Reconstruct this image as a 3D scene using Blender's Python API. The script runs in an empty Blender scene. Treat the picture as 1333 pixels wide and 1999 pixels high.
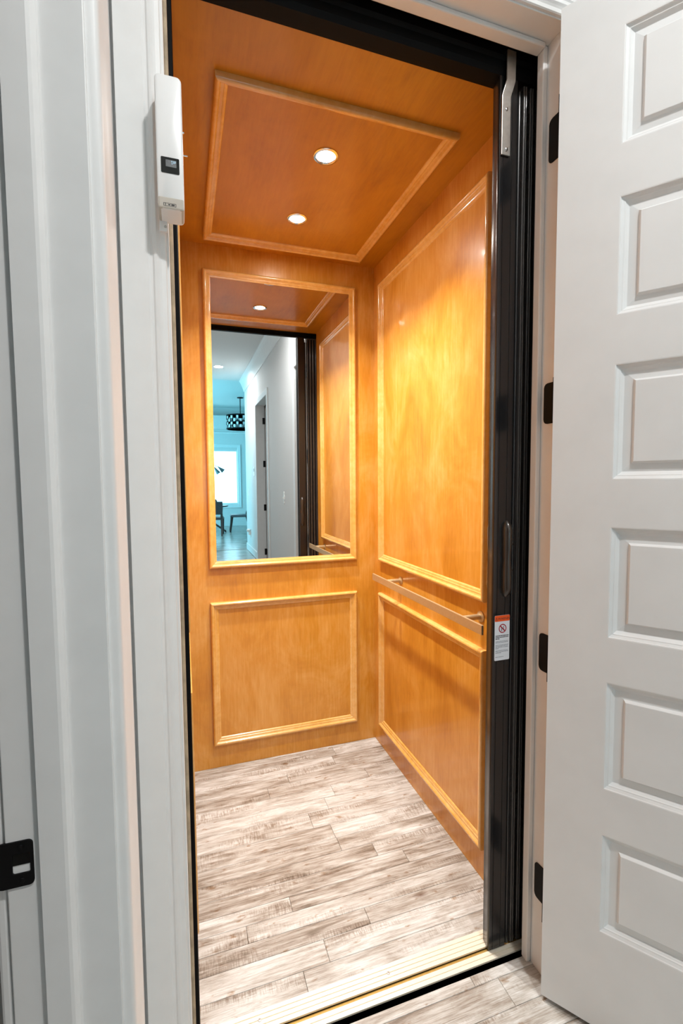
import bpy, bmesh, math, random
from mathutils import Vector, Matrix
random.seed(7)
S = bpy.context.scene
COL = S.collection

# ------------------------------------------------------------------ camera
F_PX, YAW, PITCH, ROLL, HC = 920.1857, 0.3222, 0.0638, -0.0074, 1.3685
fw = Vector((math.sin(YAW)*math.cos(PITCH), math.cos(YAW)*math.cos(PITCH), -math.sin(PITCH)))
rt = Vector((math.cos(YAW), -math.sin(YAW), 0.0))
up = rt.cross(fw)
R_ = rt*math.cos(ROLL) + up*math.sin(ROLL)
U_ = up*math.cos(ROLL) - rt*math.sin(ROLL)
cam_data = bpy.data.cameras.new('camera')
cam_data.sensor_fit = 'VERTICAL'
cam_data.sensor_height = 36.0
cam_data.lens = F_PX*36.0/1999.0
cam_data.clip_start = 0.01
cam = bpy.data.objects.new('camera', cam_data)
M4 = Matrix(((R_.x, U_.x, -fw.x, 0.0), (R_.y, U_.y, -fw.y, 0.0), (R_.z, U_.z, -fw.z, HC), (0, 0, 0, 1)))
cam.matrix_world = M4
COL.objects.link(cam)
S.camera = cam

# ------------------------------------------------------------------ world, daylight, exposure
S.view_settings.view_transform = 'Standard'
S.view_settings.look = 'None'
S.view_settings.gamma = 1.0
S.view_settings.use_curve_mapping = False
S.view_settings.exposure = 0.0
W = bpy.data.worlds.new('sky')
S.world = W
W.use_nodes = True
wbg = W.node_tree.nodes['Background']
wbg.inputs['Color'].default_value = (0.42, 0.84, 1.0, 1)
wbg.inputs['Strength'].default_value = 5.0

CAB_LAMP_W = 12.4       # each recessed lamp of the cab
HALL_LAMP_W = 37.0      # each recessed lamp of the hallway
DAY_W = 270.0           # daylight through the dining window

def area_light(name, loc, rot, sx, sy, power, color):
    d = bpy.data.lights.new(name, 'AREA')
    d.shape = 'RECTANGLE'; d.size = sx; d.size_y = sy
    d.energy = power; d.color = color
    o = bpy.data.objects.new(name, d)
    o.location = loc; o.rotation_euler = rot
    COL.objects.link(o)
    return o
area_light('added_window_daylight', (-2.62, -7.9, 1.55), (0, math.radians(-90), 0), 1.6, 2.4, DAY_W*1.2, (0.17, 0.76, 1.0))  # unseen side window light, added to brighten the dining room
area_light('window_daylight', (0.95, -10.86, 1.53), (math.radians(90), 0, math.radians(180)), 1.4, 1.65, DAY_W, (0.17, 0.76, 1.0))

# ------------------------------------------------------------------ node helpers and materials
def new_mat(name):
    m = bpy.data.materials.new(name)
    m.use_nodes = True
    nt = m.node_tree
    return m, nt, nt.nodes['Principled BSDF']
def nd(nt, kind, **kw):
    n = nt.nodes.new(kind)
    for k, v in kw.items():
        if k in n.inputs:
            n.inputs[k].default_value = v
        else:
            setattr(n, k, v)
    return n
def ramp(nt, fac, stops):
    r = nt.nodes.new('ShaderNodeValToRGB')
    e = r.color_ramp.elements
    while len(e) < len(stops):
        e.new(0.5)
    for el, (p, c) in zip(e, stops):
        el.position = p
        el.color = (c[0], c[1], c[2], 1)
    nt.links.new(fac, r.inputs[0])
    return r
def bump(nt, h, strength, dist, bsdf):
    b = nd(nt, 'ShaderNodeBump', Strength=strength, Distance=dist)
    nt.links.new(h, b.inputs['Height'])
    nt.links.new(b.outputs[0], bsdf.inputs['Normal'])
def pos(nt, scale, offset_random=0.0):
    g = nt.nodes.new('ShaderNodeNewGeometry')
    mp = nd(nt, 'ShaderNodeMapping')
    mp.inputs['Scale'].default_value = scale
    nt.links.new(g.outputs['Position'], mp.inputs['Vector'])
    if offset_random:
        oi = nt.nodes.new('ShaderNodeObjectInfo')
        mu = nd(nt, 'ShaderNodeMath', operation='MULTIPLY')
        mu.inputs[1].default_value = offset_random
        nt.links.new(oi.outputs['Random'], mu.inputs[0])
        cx = nt.nodes.new('ShaderNodeCombineXYZ')
        for i in range(3):
            nt.links.new(mu.outputs[0], cx.inputs[i])
        nt.links.new(cx.outputs[0], mp.inputs['Location'])
    return mp.outputs[0]
def noise(nt, vec, scale, detail=4.0, rough=0.55, dist=0.0):
    n = nd(nt, 'ShaderNodeTexNoise', Scale=scale, Detail=detail, Roughness=rough, Distortion=dist)
    nt.links.new(vec, n.inputs['Vector'])
    return n.outputs['Fac']
def mixc(nt, fac, a, b, mode='MIX'):
    m = nt.nodes.new('ShaderNodeMix')
    m.data_type = 'RGBA'; m.blend_type = mode
    for sock, v in ((m.inputs[0], fac), (m.inputs[6], a), (m.inputs[7], b)):
        if hasattr(v, 'is_output'):
            nt.links.new(v, sock)
        elif isinstance(v, (int, float)):
            sock.default_value = v
        else:
            sock.default_value = (v[0], v[1], v[2], 1)
    return m.outputs[2]
def plain(name, col, rough=0.5, metal=0.0, coat=0.0, speckle=0.03, scale=40.0, bumpy=0.0, spec=0.5):
    m, nt, b = new_mat(name)
    f = noise(nt, pos(nt, (1, 1, 1)), scale, 3)
    lo = [max(0, c*(1-speckle)) for c in col]; hi = [min(1, c*(1+speckle)) for c in col]
    r = ramp(nt, f, [(0.3, lo), (0.7, hi)])
    nt.links.new(r.outputs[0], b.inputs['Base Color'])
    b.inputs['Roughness'].default_value = rough
    b.inputs['Metallic'].default_value = metal
    b.inputs['Specular IOR Level'].default_value = spec
    b.inputs['Coat Weight'].default_value = coat
    b.inputs['Coat Roughness'].default_value = 0.08
    if bumpy:
        bump(nt, f, bumpy, 0.001, b)
    return m
def wood(name, stretch, dark, mid, light, rough=0.34, coat=0.42):
    """lacquered blotchy maple veneer; stretch is the scale per world axis (small along the grain)"""
    m, nt, b = new_mat(name)
    blot = noise(nt, pos(nt, tuple(0.55+0.45*(s/12.0) for s in stretch)), 4.2, 6, 0.62, 0.9)
    fine = noise(nt, pos(nt, stretch), 9.0, 5, 0.6, 0.25)
    mix = nd(nt, 'ShaderNodeMath', operation='MULTIPLY_ADD')
    nt.links.new(fine, mix.inputs[0]); mix.inputs[1].default_value = 0.30
    sc = nd(nt, 'ShaderNodeMath', operation='MULTIPLY'); sc.inputs[1].default_value = 0.70
    nt.links.new(blot, sc.inputs[0]); nt.links.new(sc.outputs[0], mix.inputs[2])
    r = ramp(nt, mix.outputs[0], [(0.30, dark), (0.48, mid), (0.68, light)])
    v = nd(nt, 'ShaderNodeTexVoronoi', Scale=2.3)
    nt.links.new(pos(nt, tuple(0.5+0.5*(s/12.0) for s in stretch)), v.inputs['Vector'])
    kr = ramp(nt, v.outputs['Distance'], [(0.0, (1, 1, 1)), (0.028, (0, 0, 0))])
    col = mixc(nt, kr.outputs[0], r.outputs[0], (dark[0]*0.45, dark[1]*0.35, dark[2]*0.3))
    nt.links.new(col, b.inputs['Base Color'])
    b.inputs['Roughness'].default_value = rough
    b.inputs['Coat Weight'].default_value = coat
    b.inputs['Coat Roughness'].default_value = 0.10
    bump(nt, fine, 0.03, 0.001, b)
    return m
WD, WM, WL = (0.45, 0.162, 0.006), (0.60, 0.262, 0.026), (0.72, 0.385, 0.105)
CD, CM, CL = (0.35, 0.128, 0.003), (0.47, 0.195, 0.005), (0.56, 0.25, 0.010)  # same maple for the ceiling, its dim bounced light put into darker tones
MAT = {}
MAT['wood_wall'] = wood('maple_veneer_upright', (12, 12, 1.0), WD, WM, WL)
MAT['wood_ceiling'] = wood('maple_veneer_ceiling_shaded', (12, 1.2, 12), CD, CM, CL, 0.4, 0.3)
MAT['wood_mould'] = wood('maple_moulding', (5, 5, 5), (0.60, 0.275, 0.035), (0.72, 0.39, 0.095), (0.80, 0.50, 0.19), 0.24, 1.0)
MAT['white_paint'] = plain('white_gloss_paint', (0.79, 0.795, 0.79), 0.46, speckle=0.02, scale=18, bumpy=0.04)
MAT['door_paint'] = plain('white_door_paint', (0.78, 0.79, 0.79), 0.42, speckle=0.025, scale=9, bumpy=0.05)
MAT['wall_paint'] = plain('pale_wall_paint', (0.70, 0.70, 0.69), 0.75, speckle=0.02, scale=60, bumpy=0.05)
MAT['ceiling_paint'] = plain('matt_ceiling_paint', (0.70, 0.70, 0.69), 0.9, speckle=0.02, scale=80)
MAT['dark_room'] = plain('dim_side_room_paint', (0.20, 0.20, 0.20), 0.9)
MAT['shaft'] = plain('shaft_dark_board', (0.012, 0.011, 0.010), 0.9)
MAT['black_gate'] = plain('black_anodised_metal', (0.010, 0.010, 0.011), 0.25, speckle=0.1, coat=0.15)
MAT['black_track'] = plain('black_painted_track', (0.003, 0.003, 0.0034), 0.6, speckle=0.1, spec=0.12)
MAT['black_slat'] = plain('black_satin_slat', (0.030, 0.028, 0.027), 0.24, speckle=0.1, coat=0.3)
MAT['black_iron'] = plain('matt_black_iron', (0.004, 0.004, 0.0045), 0.55, speckle=0.1, spec=0.2)
MAT['grip'] = plain('dark_bronze_plastic', (0.030, 0.022, 0.017), 0.28, coat=0.4, speckle=0.1)
MAT['steel'] = plain('brushed_steel', (0.55, 0.54, 0.51), 0.38, metal=0.9, speckle=0.08, scale=90)
MAT['chrome'] = plain('chrome', (0.8, 0.8, 0.82), 0.12, metal=1.0)
MAT['rail'] = plain('champagne_metal', (0.58, 0.45, 0.26), 0.36, metal=0.6, speckle=0.05, scale=120)
MAT['sill'] = plain('champagne_aluminium_sill', (0.90, 0.84, 0.70), 0.36, metal=0.3, speckle=0.03, scale=90)
MAT['sill_groove'] = plain('dull_brass_groove', (0.46, 0.28, 0.07), 0.5, metal=0.5, speckle=0.1, scale=90)
MAT['box_white'] = plain('white_moulded_plastic', (0.83, 0.84, 0.84), 0.35, speckle=0.01)
MAT['screen_black'] = plain('black_display_glass', (0.006, 0.007, 0.007), 0.12, coat=0.5)
MAT['lcd'] = plain('grey_lcd', (0.17, 0.18, 0.19), 0.3, speckle=0.12, scale=300)
MAT['lcd_blue'] = plain('pale_blue_lcd_digit', (0.42, 0.62, 0.75), 0.3)
MAT['cap_shade'] = plain('white_plastic_in_shade', (0.52, 0.48, 0.42), 0.5)  # shade on the white box's underside, put into a beige colour
MAT['ink'] = plain('black_print', (0.02, 0.02, 0.022), 0.6)
MAT['ink_grey'] = plain('grey_print', (0.20, 0.21, 0.24), 0.6)
MAT['sticker'] = plain('white_vinyl_sticker', (0.72, 0.75, 0.80), 0.4, speckle=0.01)
MAT['sticker_orange'] = plain('orange_red_vinyl', (0.80, 0.10, 0.015), 0.4)
MAT['sticker_red'] = plain('dark_red_print', (0.34, 0.012, 0.03), 0.5)
MAT['raw_edge'] = plain('bare_pine_edge', (0.42, 0.33, 0.22), 0.6, speckle=0.25, scale=30)
MAT['dark_wood'] = plain('dark_stained_wood', (0.035, 0.028, 0.025), 0.35, speckle=0.2)
MAT['dark_fabric'] = plain('dark_leather', (0.05, 0.05, 0.055), 0.35, speckle=0.2)
MAT['light_fabric'] = plain('pale_upholstery', (0.10, 0.115, 0.13), 0.38)
MAT['crystal'] = plain('frosted_crystal', (0.85, 0.88, 0.9), 0.12, coat=0.6)
MAT['cone_shade'] = plain('grey_metal_cone', (0.12, 0.16, 0.17), 0.4)
MAT['plate_white'] = plain('white_switch_plate', (0.85, 0.84, 0.80), 0.3)
def emis(name, col, strength):
    m, nt, b = new_mat(name)
    b.inputs['Base Color'].default_value = (0.8, 0.8, 0.8, 1)
    b.inputs['Emission Color'].default_value = (col[0], col[1], col[2], 1)
    b.inputs['Emission Strength'].default_value = strength
    return m
MAT['lamp_glow'] = emis('lit_lamp_lens', (1.0, 0.95, 0.88), 260.0)
MAT['hall_glow'] = emis('lit_hall_lens', (1.0, 0.95, 0.88), 14.0)
def mirror_mat():
    m, nt, b = new_mat('silvered_mirror')
    b.inputs['Base Color'].default_value = (0.83, 0.85, 0.86, 1)
    b.inputs['Metallic'].default_value = 1.0
    b.inputs['Roughness'].default_value = 0.0
    return m
MAT['mirror'] = mirror_mat()
def glass_mat():
    m, nt, b = new_mat('window_glass')
    t = nt.nodes.new('ShaderNodeBsdfTransparent')
    g = nd(nt, 'ShaderNodeBsdfGlossy', Roughness=0.02)
    mx = nd(nt, 'ShaderNodeMixShader'); mx.inputs[0].default_value = 0.06
    nt.links.new(t.outputs[0], mx.inputs[1]); nt.links.new(g.outputs[0], mx.inputs[2])
    nt.links.new(mx.outputs[0], nt.nodes['Material Output'].inputs[0])
    return m
MAT['glass'] = glass_mat()
def plank_mat(name, seams=False):
    """rustic white-washed plank, grain along X, cross saw marks, per-plank tone"""
    m, nt, b = new_mat(name)
    oi = nt.nodes.new('ShaderNodeObjectInfo')
    grain = noise(nt, pos(nt, (0.8, 16, 1), 37.0), 6.0, 11, 0.72, 0.35)
    fine = noise(nt, pos(nt, (2.2, 60, 1), 21.0), 9.0, 6, 0.7, 0.3)
    blot = noise(nt, pos(nt, (2.2, 8, 1), 53.0), 2.6, 6, 0.62, 0.6)
    saw = noise(nt, pos(nt, (75, 9, 1), 11.0), 3.0, 4, 0.65, 0.5)
    sawmask = noise(nt, pos(nt, (1.2, 7, 1), 71.0), 2.2, 3, 0.5, 0.2)
    base = nd(nt, 'ShaderNodeMath', operation='MULTIPLY_ADD')
    nt.links.new(grain, base.inputs[0]); base.inputs[1].default_value = 0.55
    s2 = nd(nt, 'ShaderNodeMath', operation='MULTIPLY'); s2.inputs[1].default_value = 0.45
    nt.links.new(blot, s2.inputs[0]); nt.links.new(s2.outputs[0], base.inputs[2])
    ton = nd(nt, 'ShaderNodeMath', operation='MULTIPLY_ADD')
    nt.links.new(oi.outputs['Random'], ton.inputs[0]); ton.inputs[1].default_value = 0.10
    nt.links.new(base.outputs[0], ton.inputs[2])
    c = ramp(nt, ton.outputs[0], [(0.40, (0.155, 0.118, 0.086)), (0.475, (0.315, 0.275, 0.232)), (0.54, (0.435, 0.412, 0.375)), (0.65, (0.63, 0.635, 0.62))])
    fr = ramp(nt, fine, [(0.33, (0.50, 0.44, 0.38)), (0.52, (1, 1, 1))])
    c2 = mixc(nt, 0.75, c.outputs[0], fr.outputs[0], 'MULTIPLY')
    sr = ramp(nt, saw, [(0.42, (0.55, 0.47, 0.40)), (0.56, (1, 1, 1))])
    sm = ramp(nt, sawmask, [(0.52, (0, 0, 0)), (0.66, (1, 1, 1))])
    c3 = mixc(nt, sm.outputs[0], c2, mixc(nt, 1.0, c2, sr.outputs[0], 'MULTIPLY'))
    v = nd(nt, 'ShaderNodeTexVoronoi', Scale=1.0)
    nt.links.new(pos(nt, (2.3, 5.5, 1), 91.0), v.inputs['Vector'])
    kr = ramp(nt, v.outputs['Distance'], [(0.0, (1, 1, 1)), (0.07, (0, 0, 0))])
    c4 = mixc(nt, kr.outputs[0], c3, (0.11, 0.055, 0.03))
    sp = noise(nt, pos(nt, (14, 30, 1), 17.0), 1.6, 3, 0.5, 0.2)
    spr = ramp(nt, sp, [(0.64, (0, 0, 0)), (0.74, (1, 1, 1))])
    c4 = mixc(nt, spr.outputs[0], c4, mixc(nt, 1.0, c4, (0.62, 0.45, 0.31), 'MULTIPLY'))
    out = c4
    if seams:
        br = nd(nt, 'ShaderNodeTexBrick', Scale=1.0)
        br.inputs['Mortar Size'].default_value = 0.0012
        br.inputs['Brick Width'].default_value = 1.2
        br.inputs['Row Height'].default_value = 0.075
        br.inputs['Color1'].default_value = (1, 1, 1, 1); br.inputs['Color2'].default_value = (0.72, 0.72, 0.72, 1)
        br.inputs['Mortar'].default_value = (0.25, 0.22, 0.2, 1)
        nt.links.new(pos(nt, (1, 1, 1)), br.inputs['Vector'])
        out = mixc(nt, 1.0, c4, br.outputs[0], 'MULTIPLY')
    nt.links.new(out, b.inputs['Base Color'])
    b.inputs['Roughness'].default_value = 0.22 if seams else 0.46
    bump(nt, fine, 0.12, 0.001, b)
    return m
MAT['plank'] = plank_mat('rustic_plank')
MAT['far_floor'] = plank_mat('rustic_plank_floor', True)

# ------------------------------------------------------------------ mesh helpers
class MB:
    def __init__(s):
        s.v = []; s.f = []
    def add(s, vs, fs):
        n = len(s.v)
        s.v += [tuple(p) for p in vs]
        s.f += [tuple(i+n for i in f) for f in fs]
        return s
    def box(s, x0, x1, y0, y1, z0, z1):
        return s.add([(x0, y0, z0), (x1, y0, z0), (x1, y1, z0), (x0, y1, z0), (x0, y0, z1), (x1, y0, z1), (x1, y1, z1), (x0, y1, z1)],
                     [(0, 3, 2, 1), (4, 5, 6, 7), (0, 1, 5, 4), (1, 2, 6, 5), (2, 3, 7, 6), (3, 0, 4, 7)])
    def loft(s, rings, cap=True, closed=True):
        n = len(rings[0]); vs = [p for r in rings for p in r]; fs = []
        m = n if closed else n-1
        for k in range(len(rings)-1):
            for i in range(m):
                j = (i+1) % n
                fs.append((k*n+i, k*n+j, (k+1)*n+j, (k+1)*n+i))
        if cap:
            fs.append(tuple(range(n))[::-1]); fs.append(tuple((len(rings)-1)*n+i for i in range(n)))
        return s.add(vs, fs)
    def prism(s, outline, z0, z1):
        return s.loft([[(x, y, z0) for x, y in outline], [(x, y, z1) for x, y in outline]])
    def tube(s, a, b, r0, r1=None, n=12):
        a = Vector(a); b = Vector(b); d = (b-a).normalized()
        t = d.cross(Vector((0, 0, 1)))
        if t.length < 1e-4: t = Vector((1, 0, 0))
        t.normalize(); w = d.cross(t)
        if r1 is None: r1 = r0
        ring = lambda c, r: [c + (t*math.cos(2*math.pi*i/n) + w*math.sin(2*math.pi*i/n))*r for i in range(n)]
        return s.loft([ring(a, r0), ring(b, r1)])
    def lathe(s, prof, c, n=32, axis='z'):
        rings = []
        for r, h in prof:
            ring = []
            for i in range(n):
                a = 2*math.pi*i/n
                p = (r*math.cos(a), r*math.sin(a), h)
                if axis == 'y': p = (p[0], p[2], p[1])
                if axis == 'x': p = (p[2], p[0], p[1])
                ring.append((c[0]+p[0], c[1]+p[1], c[2]+p[2]))
            rings.append(ring)
        return s.loft(rings)
WLOC = {}
def empty(name, loc, label, cat, group=None, kind=None, rotz=0.0):
    o = bpy.data.objects.new(name, None)
    o.empty_display_size = 0.05
    o.location = loc; o.rotation_euler = (0, 0, rotz)
    COL.objects.link(o)
    WLOC[o] = Vector(loc)
    tag(o, label, cat, group, kind)
    return o
def tag(o, label=None, cat=None, group=None, kind=None):
    if label: o['label'] = label
    if cat: o['category'] = cat
    if group: o['group'] = group
    if kind: o['kind'] = kind
    return o
def build(name, mb, mat, parent=None, label=None, bevel=0.0, smooth=False, local=False, seg=2):
    """one mesh object; vertices are given in world space unless local"""
    me = bpy.data.meshes.new(name)
    vs = [Vector(p) for p in mb.v]
    if parent is None:
        xs = [p.x for p in vs]; ys = [p.y for p in vs]; zs = [p.z for p in vs]
        org = Vector(((min(xs)+max(xs))/2, (min(ys)+max(ys))/2, min(zs)))
    elif local:
        org = Vector((0, 0, 0))
    else:
        org = WLOC[parent]
    me.from_pydata([tuple(p-org) for p in vs], [], mb.f)
    bm = bmesh.new(); bm.from_mesh(me)
    bmesh.ops.recalc_face_normals(bm, faces=bm.faces)
    bm.to_mesh(me); bm.free()
    me.materials.append(MAT[mat])
    o = bpy.data.objects.new(name, me)
    COL.objects.link(o)
    if parent is None:
        o.location = org
    else:
        o.parent = parent
    WLOC[o] = org
    if smooth:
        for p in me.polygons: p.use_smooth = True
        mod = o.modifiers.new('edges', 'EDGE_SPLIT'); mod.split_angle = math.radians(40)
    if bevel:
        mod = o.modifiers.new('bevel', 'BEVEL')
        mod.width = bevel; mod.segments = seg; mod.limit_method = 'ANGLE'; mod.angle_limit = math.radians(40)
    if label: o['label'] = label
    return o
def struct(name, mb, mat, label, cat, bevel=0.0):
    return tag(build(name, mb, mat, bevel=bevel), label, cat, None, 'structure')
def frame_members(O, u, v, n, u0, u1, v0, v1, prof, sides='btlr'):
    """mitred moulding members round a rectangle; prof = [(inset, height)]"""
    O, u, v, n = Vector(O), Vector(u), Vector(v), Vector(n)
    P = lambda a, b, h: O + u*a + v*b + n*h
    res = []
    for sd in sides:
        A = []; B = []
        for i, h in prof:
            lo = v0+i if 'b' in sides else v0
            if sd == 'b': a, b = P(u0+i, v0+i, h), P(u1-i, v0+i, h)
            if sd == 't': a, b = P(u0+i, v1-i, h), P(u1-i, v1-i, h)
            if sd == 'l': a, b = P(u0+i, lo, h), P(u0+i, v1-i, h)
            if sd == 'r': a, b = P(u1-i, lo, h), P(u1-i, v1-i, h)
            A.append(a); B.append(b)
        res.append((sd, MB().loft([A, B])))
    return res
MOULD = [(0, 0), (0, 0.013), (0.0022, 0.0172), (0.006, 0.0195), (0.0105, 0.0195), (0.0142, 0.0172), (0.0162, 0.0125), (0.0178, 0.0120),
         (0.0185, 0.0102), (0.0255, 0.0092), (0.0270, 0.0068), (0.0330, 0.0058), (0.0360, 0.0030), (0.0370, 0)]

# ------------------------------------------------------------------ cab dimensions
XL, XR, YB, H = -0.012, 0.939, 2.268, 2.44
YC = 1.165               # front end of the cab walls

# ------------------------------------------------------------------ the cab shell
struct('wall_back', MB().box(XL-0.02, XR+0.02, YB, YB+0.02, -0.02, H+0.02), 'wood_wall', 'glossy orange maple back wall of the lift cab', 'wall')
struct('wall_right', MB().box(XR, XR+0.02, YC, YB, -0.02, H+0.02), 'wood_wall', 'glossy orange maple right wall of the lift cab with the handrail', 'wall')
struct('wall_left', MB().box(XL-0.02, XL, 1.14, YB, -0.02, H+0.02), 'wood_wall', 'maple left wall of the lift cab seen edge on', 'wall')
struct('ceiling', MB().box(XL-0.02, XR+0.02, 1.155, YB+0.02, H, H+0.02), 'wood_ceiling', 'orange maple ceiling of the lift cab with two lamps', 'ceiling')

def panel_trim(idx, label, O, u, v, n, r, mat='wood_mould'):
    c = Vector(O) + Vector(u)*((r[0]+r[1])/2) + Vector(v)*r[2]
    e = empty('trim_%d' % idx, c, label, 'moulding', 'picture-frame mouldings of the lift cab', 'structure')
    for sd, mb in frame_members(O, u, v, n, *r, MOULD):
        build('moulding', mb, mat, e, smooth=True)
    return e
PX0, PX1 = 0.104, 0.834
PZ0, PZ1, MZ0, MZ1 = 0.1121, 0.8058, 0.968, 2.328
PY0, PY1 = 1.300, 2.186
panel_trim(1, 'maple frame moulding on the back wall below the mirror', (0, YB, 0), (1, 0, 0), (0, 0, 1), (0, -1, 0), (PX0, PX1, PZ0, PZ1))
panel_trim(2, 'tall maple frame moulding on the right wall above the handrail', (XR, 0, 0), (0, 1, 0), (0, 0, 1), (-1, 0, 0), (PY0, PY1, MZ0, MZ1))
panel_trim(3, 'maple frame moulding on the right wall below the handrail', (XR, 0, 0), (0, 1, 0), (0, 0, 1), (-1, 0, 0), (PY0, PY1, PZ0, PZ1))
panel_trim(4, 'tall maple frame moulding on the left wall, seen edge on', (XL, 0, 0), (0, 1, 0), (0, 0, 1), (1, 0, 0), (PY0, PY1, MZ0, MZ1))
panel_trim(5, 'low maple frame moulding on the left wall, seen edge on', (XL, 0, 0), (0, 1, 0), (0, 0, 1), (1, 0, 0), (PY0, PY1, PZ0, PZ1))
panel_trim(6, 'maple frame moulding on the cab ceiling round the two lamps', (0, 0, H), (1, 0, 0), (0, 1, 0), (0, 0, -1), (0.1063, 0.8395, 1.3291, 2.1988))

# cab floor with single planks
fl = struct('floor', MB().box(XL, XR, 1.151, YB, -0.03, -0.004), 'shaft', 'rustic whitewashed plank floor inside the lift cab', 'floor')
def plank(parent, x0, x1, y0, y1, z=0.0):
    g, c, h = 0.0004, 0.0009, 0.0045
    x0 += g; x1 -= g; y0 += g; y1 -= g
    lo = [(x0, y0, z-h), (x1, y0, z-h), (x1, y1, z-h), (x0, y1, z-h)]
    mi = [(a, b, z-c) for a, b, _ in lo]
    hi = [(x0+c, y0+c, z), (x1-c, y0+c, z), (x1-c, y1-c, z), (x0+c, y1-c, z)]
    return build('plank', MB().loft([lo, mi, hi]), 'plank', parent)
rows = [1.151, 1.2106, 1.2813, 1.3400, 1.3996, 1.4569, 1.5210, 1.5858, 1.6536, 1.7300, 1.8194, 1.8900, 1.9600, 2.0352, 2.1050, 2.1800, 2.2560, YB]
rnd = random.Random(3)
for k in range(len(rows)-1):
    cuts = [XL]
    x = XL + rnd.uniform(0.15, 0.75)
    while x < XR-0.1:
        cuts.append(x); x += rnd.uniform(0.45, 0.9)
    cuts.append(XR)
    for a, b in zip(cuts[:-1], cuts[1:]):
        plank(fl, a, b, rows[k], rows[k+1])

# ------------------------------------------------------------------ hallway and dining room shell
HX0, HX1 = -0.101, 1.22          # hallway walls
YW = 0.965                        # hall face of the lift wall
HZ = 3.42                         # hallway ceiling
YD0, YD1 = -10.74, -5.3           # dining room
DX0, DX1, DZ = -2.5, 4.0, 3.70
DOORW0, DOORW1, DOORH = -0.0135, 0.902, 2.4615

hf = struct('floor_hall', MB().box(-1.5, 2.6, YD1, 1.048, -0.12, -0.004), 'far_floor', 'rustic plank floor of the landing outside the lift', 'floor')
hrows = [1.048, 1.0197, 0.9450]
while hrows[-1] > -0.9:
    hrows.append(hrows[-1]-rnd.choice([0.072, 0.0745, 0.077]))
for k in range(len(hrows)-1):
    cuts = [HX0]
    first = {0: 0.7138, 1: 0.785, 2: 0.62}.get(k, HX0+rnd.uniform(0.2, 0.9))
    x = first
    while x < HX1-0.08:
        cuts.append(x); x += rnd.uniform(0.5, 1.0)
    cuts.append(HX1)
    for a, b in zip(cuts[:-1], cuts[1:]):
        plank(hf, a, b, hrows[k+1], hrows[k])
struct('floor_dining', MB().box(DX0-0.1, DX1+0.1, YD0-0.1, YD1, -0.12, 0.0), 'far_floor', 'glossy plank floor of the far dining room seen in the mirror', 'floor')

lw = MB()
lw.box(-1.5, -0.0305, YW, 1.05, 0, HZ).box(DOORW1+0.0165, 2.6, YW, 1.05, 0, HZ).box(-0.0305, DOORW1+0.0165, YW, 1.05, DOORH+0.0165, HZ)
struct('wall_front', lw, 'wall_paint', 'pale wall round the lift doorway', 'wall')
hl = MB()
JY = 0.684
hl.box(-0.230, HX0, JY+0.016, YW, 0, HZ).box(-0.230, HX0, YD1, -0.26, 0, HZ).box(-0.230, HX0, -0.26, JY+0.016, 2.48, HZ)
struct('wall_hall_left', hl, 'wall_paint', 'pale hallway wall on the left with a side doorway', 'wall')
hr = MB()
hr.box(HX1, HX1+0.14, 0.72, YW, 0, HZ).box(HX1, HX1+0.14, -0.75, 0.72, 2.66, HZ).box(HX1, HX1+0.14, -2.62, -0.75, 0, HZ)
hr.box(HX1, HX1+0.14, -3.75, -2.62, 2.69, HZ).box(HX1, HX1+0.14, -5.3, -3.75, 0, HZ)
struct('wall_hall_right', hr, 'wall_paint', 'long pale hallway wall reflected in the mirror', 'wall')
struct('ceiling_hall', MB().box(-1.5, 2.6, YD1+0.12, 1.05, HZ, HZ+0.1), 'ceiling_paint', 'pale hallway ceiling reflected in the mirror', 'ceiling')
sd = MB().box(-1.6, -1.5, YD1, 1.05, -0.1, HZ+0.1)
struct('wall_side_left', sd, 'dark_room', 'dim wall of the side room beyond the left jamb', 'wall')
struct('wall_side_right', MB().box(2.6, 2.7, YD1, 1.05, -0.1, HZ+0.1), 'wall_paint', 'wall of the rooms off the right of the hallway', 'wall')
dn = MB()
dn.box(HX1+0.14, DX1+0.1, YD1, YD1+0.12, 0, HZ).box(DX0-0.1, -0.230, YD1, YD1+0.12, 0, HZ).box(DX0-0.1, DX1+0.1, YD1, YD1+0.12, HZ, DZ+0.1)
struct('wall_dining_near', dn, 'wall_paint', 'dining room wall either side of the hallway mouth', 'wall')
WX0, WX1, WZ0, WZ1 = 0.25, 1.64, 0.70, 2.38
df = MB()
df.box(DX0-0.1, WX0, YD0-0.12, YD0, 0, DZ).box(WX1, DX1+0.1, YD0-0.12, YD0, 0, DZ).box(WX0, WX1, YD0-0.12, YD0, 0, WZ0).box(WX0, WX1, YD0-0.12, YD0, WZ1, DZ)
struct('wall_dining_far', df, 'wall_paint', 'far dining room wall with the bright window, in the mirror', 'wall')
dl = MB()
dl.box(DX0-0.1, DX0, YD0, -9.2, 0, DZ).box(DX0-0.1, DX0, -6.6, YD1, 0, DZ).box(DX0-0.1, DX0, -9.2, -6.6, 0, 0.7).box(DX0-0.1, DX0, -9.2, -6.6, 2.4, DZ)
struct('wall_dining_left', dl, 'wall_paint', 'side wall of the dining room nearest the window', 'wall')
struct('wall_dining_right', MB().box(DX1, DX1+0.1, YD0, YD1, 0, DZ), 'wall_paint', 'side wall of the dining room behind the hallway wall', 'wall')
struct('ceiling_dining', MB().box(DX0-0.1, DX1+0.1, YD0-0.12, YD1+0.12, DZ, DZ+0.1), 'ceiling_paint', 'dining room ceiling carrying the drum chandelier', 'ceiling')
bd = MB().box(DX0, DX1, YD0, YD0+0.30, 3.02, 3.42)
struct('trim_7', bd, 'wall_paint', 'box beam along the far dining room wall', 'trim')
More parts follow.
